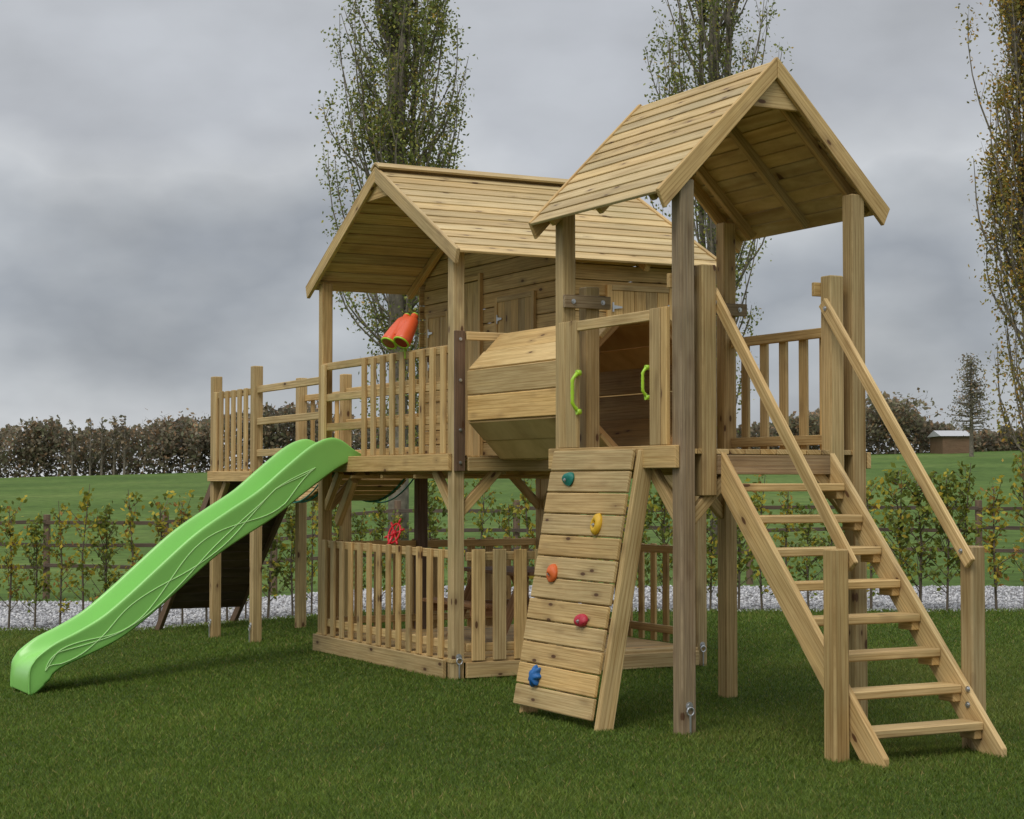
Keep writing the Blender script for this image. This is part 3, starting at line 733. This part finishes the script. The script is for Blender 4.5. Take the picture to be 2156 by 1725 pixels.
# ---------------------------------------------------------------- trees
def poplar(px,Z,H,R,nb,nl,pal,w,label,seed,stems=3,lowest=0.09,lsz=(0.042,0.074)):
    random.seed(seed); x_,y_=at(px,Z); g=gz(x_,y_)
    T_=empty('poplar_tree',(x_,y_,g),label,'tree','tall poplars behind the playset'); base=V((x_,y_,g))
    tm=MB(); st_=[]
    def stem(dx,dy,r0,h0,h1):
        pts=[];rs=[]
        for i in range(12):
            t=i/11; z=h0+(h1-h0)*t; e=1-math.exp(-4*t)
            pts.append(base+V((dx*e+0.05*math.sin(t*7+dx*9),dy*e+0.05*math.cos(t*6+dy*5),z))); rs.append(r0*(1-t)**0.8+0.012)
        tm.tube(pts,rs,9); st_.append(pts)
    stem(0.02,0.02,0.19,-0.2,H)
    for i in range(stems):
        a=random.uniform(0,6.28); q=random.uniform(0.15,0.4)*R; stem(math.cos(a)*q,math.sin(a)*q,random.uniform(.05,.09),random.uniform(0.8,3),H*random.uniform(.75,.95))
    tm.build('trunk',M['bark'],T_,0,True)
    bm_=MB(); cen=[]
    brs=[]
    for i in range(nb):
        pts=st_[random.choices(range(len(st_)),weights=[3]+[1]*stems)[0]]
        f=random.uniform(lowest,0.93); k=f*11; j=int(k); p=pts[j].lerp(pts[min(j+1,11)],k-j); h=p.z-g
        a=random.uniform(0,6.28); rr=R*random.uniform(.35,1.0)*(1.0 if h<H*.55 else max(.15,1-(h-H*.55)/(H*.5)))*(0.75+0.25*min(1,h/3)); L_=random.uniform(1.2,3.4)
        bp=[];wob=random.uniform(0,6)
        off=V((p.x-base.x,p.y-base.y,0)); tgt=V((math.cos(a),math.sin(a),0))*rr
        for q in range(7):
            t=q/6; e=1-math.exp(-2.6*t); e/=1-math.exp(-2.6)
            bp.append(p+(tgt-off*0.6)*e+V((0.05*math.sin(wob+t*5),0.05*math.cos(wob+t*4),L_*t)))
        bm_.tube(bp,[0.022*(1-t/6.6)+0.003 for t in range(7)],5); brs.append(bp)
        for u in range(3):
            k2=random.randint(1,5); a2=random.uniform(0,6.28); d=V((math.cos(a2)*.22,math.sin(a2)*.22,random.uniform(.35,.8)))*random.uniform(.6,1.1)
            tw=[bp[k2],bp[k2]+d*.5,bp[k2]+d]; bm_.tube(tw,[.008,.005,.003],4); brs.append(tw)
    bm_.build('limbs',M['bark'],T_,0)
    dens=[random.random()**1.5+0.05 for _ in brs]
    ch=random.choices(range(len(brs)),weights=dens,k=nl)
    for c_ in ch:
        bp=brs[c_]; t=random.uniform(0.15,1.0)*(len(bp)-1); j=min(int(t),len(bp)-2); p=bp[j].lerp(bp[j+1],t-j)
        cen.append(p+V((random.gauss(0,.10),random.gauss(0,.10),random.gauss(0,.14))))
    cen=np.array([tuple(c) for c in cen]); n=len(cen)
    cl=pick(pal,w,n,0.35)
    me=leaf_quads(cen-np.array(tuple(base)),rng.uniform(lsz[0],lsz[1],n),cl,'crown')
    link(bpy.data.objects.new('crown',me),T_)
palA=[(0.19,0.225,0.06),(0.27,0.285,0.075),(0.13,0.155,0.045),(0.42,0.38,0.085),(0.40,0.27,0.06)]
palC=[(0.24,0.225,0.06),(0.32,0.27,0.07),(0.16,0.155,0.045),(0.48,0.34,0.07),(0.46,0.25,0.05)]
poplar(833,33,14.5,1.28,170,32000,palA,[5,4,3,1.6,.6],'tall poplar with dense olive leaves directly behind the cabin roof',3)
poplar(1510,33,14.5,1.25,140,19000,palA,[5,4,3,1.6,.6],'tall half bare poplar rising behind the tower roof',9)
poplar(2185,31,14.5,1.0,150,27000,palC,[3,3,1.5,3.0,2.2],'tall poplar turning orange at the right edge of the view',12,lowest=0.03)

def fuzzy(name,px,Z,ytop,half,kind,nl,pal,w,label,cat='tree',group=None,lsz=(0.2,0.4),seed=1):
    random.seed(seed); x_,y_=at(px,Z); g=gz(x_,y_); H=CH+(1010-ytop)/F*Z-g
    T_=empty(name,(x_,y_,g),label,cat,group); base=V((x_,y_,g)); m=MB()
    m.tube([base+V((0,0,-.2)),base+V((.05,0,H*.5)),base+V((0,.05,H*.97))],[H*.022,H*.014,H*.004],7)
    m.build('trunk',M['bark'],T_,0); l=MB(); tips=[]
    nbr={'round':60,'spire':46,'conifer':120}[kind]
    for i in range(nbr):
        f=random.uniform(.25,.95) if kind!='spire' else random.uniform(.12,.97); a=random.uniform(0,6.28); p=base+V((0,0,H*f*(.85 if kind=='round' else 1)))
        if kind=='round': R=half*math.sqrt(max(.05,1-((f-.6)/.42)**2))*random.uniform(.6,1.15); d=V((math.cos(a)*R,math.sin(a)*R,R*random.uniform(.1,.7)))
        elif kind=='spire': R=half*(1.1-f); d=V((math.cos(a)*R,math.sin(a)*R,R*1.6))
        else: R=half*(1.05-f)*random.uniform(.7,1.1); d=V((math.cos(a)*R,math.sin(a)*R,R*random.uniform(-.05,.25)))
        l.tube([p,p+d*.5,p+d],[H*.006,H*.004,H*.0015],4); tips.append((p,d))
        for u in range(4):
            q=p+d*random.uniform(.3,1); e=V((random.gauss(0,1),random.gauss(0,1),random.uniform(0,1)))*R*.22; l.tube([q,q+e],[H*.0025,H*.001],3)
    l.build('limbs',M['bark'],T_,0)
    if nl:
        cen=[]
        for k in range(nl):
            p,d=random.choice(tips); q=p+d*random.uniform(.25,1.1); s_=half*.13; cen.append(q+V((random.gauss(0,s_),random.gauss(0,s_),random.gauss(0,s_)))-base)
        cen=np.array([tuple(c) for c in cen]); me=leaf_quads(cen,rng.uniform(lsz[0],lsz[1],nl),pick(pal,w,nl,.35),'crown'); link(bpy.data.objects.new('crown',me),T_)
palB=[(0.19,0.175,0.115),(0.22,0.205,0.125),(0.29,0.215,0.13),(0.34,0.215,0.12)]  # distance haze is mixed into these muted leaf colours
fuzzy('round_tree',78,140,878,1.9,'round',900,palB,[3,3,2,1],'round dark tree above the far wood, nearest the left edge',seed=2)
for i,(p,yt) in enumerate([(152,886),(190,880),(214,878),(240,876),(262,872)]):
    fuzzy('larch_tree',p,138,yt,0.75,'spire',60,palB,[2,2,2,1],'thin spiky tree above the far wood on the left, %s of five from the left'%ordw[i],group='thin trees above the far wood',seed=30+i)
fuzzy('round_tree',405,142,872,2.2,'round',900,palB,[2,2,3,2],'brown leafed round tree at the far wood just left of the ramp platform',seed=5)
fuzzy('round_tree',345,142,872,1.9,'round',700,palB,[2,2,3,2],'small dark round tree on the far wood, right of the thin spiky trees',seed=15)
fuzzy('round_tree',570,140,845,1.8,'round',900,palB,[2,3,2,1],'dark round tree seen between the ramp platform posts',seed=6)
fuzzy('round_tree',640,143,838,2.3,'round',1300,palB,[1,2,2,3],'rust leafed far tree behind the suspension bridge rails',seed=7)
fuzzy('round_tree',1885,138,832,2.8,'round',1200,palB,[2,4,3,1],'broad olive tree beyond the field, right of the stair handrail',seed=8)
fuzzy('round_tree',1700,138,868,1.9,'round',700,palB,[2,4,3,1],'far tree seen through the tower railing balusters',seed=18)
fuzzy('conifer_tree',2045,120,742,2.1,'conifer',1500,palB,[3,2,1,.3],'sparse bare conifer standing beyond the field on the right',seed=9,lsz=(0.10,0.2))
prof_=[(-400,905),(-100,925),(0,912),(60,892),(110,892),(150,908),(300,900),(350,884),(400,888),(440,882),(560,866),(640,848),(720,880),(900,905),(1150,900),(1500,905),(1620,888),(1700,880),(1800,872),(1880,850),(1960,888),(2040,905),(2156,905),(2500,890)]
n=80000; px=rng.uniform(-380,2480,n); yt=np.interp(px,[a for a,_ in prof_],[b for _,b in prof_])
Zt=rng.uniform(138,146,n); la=(px-1078)/F*Zt
gg=np.array([g_cam(l,Z) for l,Z in zip(la,Zt)])
top=CH+(1010-yt)/F*Zt+0.9*np.array([mnoise.noise(V((p/34.0,0,0))) for p in px])+0.45*np.array([mnoise.noise(V((p/9.0,5,0))) for p in px])
zz=gg-0.3+(top-gg+0.3)*rng.random(n)**0.72
ctr=np.stack([CX+S_*la-C_*Zt,CY+C_*la+S_*Zt,zz],1)
hn=np.array([mnoise.noise(V((p/30.0,z_*0.5,3))) for p,z_ in zip(px,zz)])
cl=pick([(0.18,0.155,0.11),(0.23,0.185,0.125),(0.185,0.185,0.11),(0.33,0.21,0.12)],[4,4,3,1.6],n,.3)*(1+0.8*hn[:,None])  # autumn tones with haze painted in; clumps vary by noise
me=leaf_quads(ctr,rng.uniform(.18,.38,n),np.clip(cl,0,1),'far_woodland')
tag(link(bpy.data.objects.new('far_woodland',me)),'dark autumn woodland and hedgerow along the far edge of the field','woodland',kind='stuff')
bx_,by_=at(2015,132); g=gz(bx_,by_)
FB=empty('farm_building',(bx_,by_,g),'low white roofed farm building beyond the field under the bare conifer','building')
def cb(la0,la1,Z0,Z1,z0,z1,m):
    P4=[V((*cam2w(la0,Z0),z0)),V((*cam2w(la1,Z0),z0)),V((*cam2w(la1,Z1),z0)),V((*cam2w(la0,Z1),z0))]
    m.prism(P4,(0,0,z1-z0),(S_,C_,0))
l0=(1985-1078)/F*132; l1=(2042-1078)/F*132
m=MB(); cb(l0,l1,132,136,g-.3,CH+(1010-918)/F*132,m); m.build('wall',M['brown'],FB,0)
m=MB(); za=CH+(1010-918)/F*132+.003
pa=V((*cam2w(l0-.2,131.8),za)); pb=V((*cam2w(l0-.2,136.2),za)); pc=V((*cam2w(l0-.2,134),za+0.45))
ex_=V((*cam2w(l1+.2,131.8),za))-pa
m.prism([pa,pb,pc],ex_,(S_,C_,0)); m.build('roof',M['white'],FB,0)

# ---------------------------------------------------------------- camera, light, world
cam=bpy.data.cameras.new('camera'); co=bpy.data.objects.new('camera',cam); link(co)
cam.lens=36*F/2156; cam.sensor_width=36; cam.sensor_fit='HORIZONTAL'; cam.clip_end=6000; cam.clip_start=0.05
co.location=(CX,CY,CH); co.rotation_euler=(math.radians(90)+math.atan(148/F),0,math.atan2(C_,S_)); scene.camera=co
sun=bpy.data.lights.new('sun','SUN'); sun.energy=1.5; sun.angle=math.radians(24); sun.color=(1.0,0.955,0.88)
sv=V((0.50,-0.66,1.05)).normalized(); so_=bpy.data.objects.new('sun',sun); link(so_); so_.location=(0,0,20)
so_.rotation_euler=(-sv).to_track_quat('-Z','Y').to_euler()
w=bpy.data.worlds.new('World'); scene.world=w; w.use_nodes=True; nt=w.node_tree; N_=nt.nodes; L_=nt.links
bg=N_['Background']; bg.inputs[1].default_value=1.0
sky=N_.new('ShaderNodeTexSky'); sky.sky_type='NISHITA'; sky.sun_disc=False; sky.sun_elevation=math.asin(sv.z); sky.sun_rotation=math.atan2(sv.x,sv.y)
sk=N_.new('ShaderNodeVectorMath'); sk.operation='SCALE'; sk.inputs['Scale'].default_value=0.06; L_.new(sky.outputs[0],sk.inputs[0])
tc=N_.new('ShaderNodeTexCoord'); sep=N_.new('ShaderNodeSeparateXYZ'); L_.new(tc.outputs['Generated'],sep.inputs[0])
def wn(scale,msc,det,loc,ro=.5):
    mp=N_.new('ShaderNodeMapping'); mp.inputs['Scale'].default_value=msc; mp.inputs['Location'].default_value=loc; L_.new(tc.outputs['Generated'],mp.inputs[0])
    q=N_.new('ShaderNodeTexNoise'); q.inputs['Scale'].default_value=scale; q.inputs['Detail'].default_value=det; q.inputs['Roughness'].default_value=ro; L_.new(mp.outputs[0],q.inputs['Vector']); return q.outputs['Fac']
n1=wn(3.0,(1.9,1.9,3.6),5,(3.1,0.4,1.7),.45); n2=wn(5.0,(1.5,1.5,2.8),7,(0.3,2.2,5.0),.48)
ma=N_.new('ShaderNodeMath'); ma.operation='MULTIPLY_ADD'; ma.inputs[1].default_value=0.24; L_.new(n1,ma.inputs[0]); 
ad=N_.new('ShaderNodeMath'); ad.operation='SUBTRACT'; L_.new(sep.outputs[2],ad.inputs[0]); ad.inputs[1].default_value=0.12; L_.new(ad.outputs[0],ma.inputs[2])
mr=N_.new('ShaderNodeMapRange'); mr.inputs[1].default_value=0; mr.inputs[2].default_value=0.3; L_.new(ma.outputs[0],mr.inputs[0])
cr=N_.new('ShaderNodeValToRGB'); e=cr.color_ramp.elements; e[0].position=0; e[0].color=(.52,.535,.55,1); e[1].position=1; e[1].color=(.385,.398,.415,1)
for p,c in ((.09,(.47,.485,.505)),(.20,(.36,.377,.40)),(.31,(.26,.277,.305)),(.43,(.355,.371,.392)),(.52,(.445,.458,.475)),(.66,(.37,.383,.407)),(.82,(.375,.388,.41))):
    x_=e.new(p); x_.color=(*c,1)
L_.new(mr.outputs[0],cr.inputs[0])
r2=N_.new('ShaderNodeMapRange'); r2.inputs[1].default_value=.3; r2.inputs[2].default_value=.7; r2.inputs[3].default_value=1.12; r2.inputs[4].default_value=1.52; L_.new(n2,r2.inputs[0])
r3=N_.new('ShaderNodeMapRange'); r3.inputs[1].default_value=.28; r3.inputs[2].default_value=1.0; r3.inputs[3].default_value=1.0; r3.inputs[4].default_value=2.5; L_.new(sep.outputs[2],r3.inputs[0])
mm=N_.new('ShaderNodeMath'); mm.operation='MULTIPLY'; L_.new(r2.outputs[0],mm.inputs[0]); L_.new(r3.outputs[0],mm.inputs[1])
mixn=N_.new('ShaderNodeMix'); mixn.data_type='RGBA'; mixn.inputs[0].default_value=0.92; L_.new(sk.outputs[0],mixn.inputs[6]); L_.new(cr.outputs[0],mixn.inputs[7])
fin=N_.new('ShaderNodeVectorMath'); fin.operation='SCALE'; L_.new(mixn.outputs[2],fin.inputs[0]); L_.new(mm.outputs[0],fin.inputs['Scale'])
L_.new(fin.outputs[0],bg.inputs[0])
scene.view_settings.view_transform='Standard'; scene.view_settings.look='None'; scene.view_settings.exposure=0
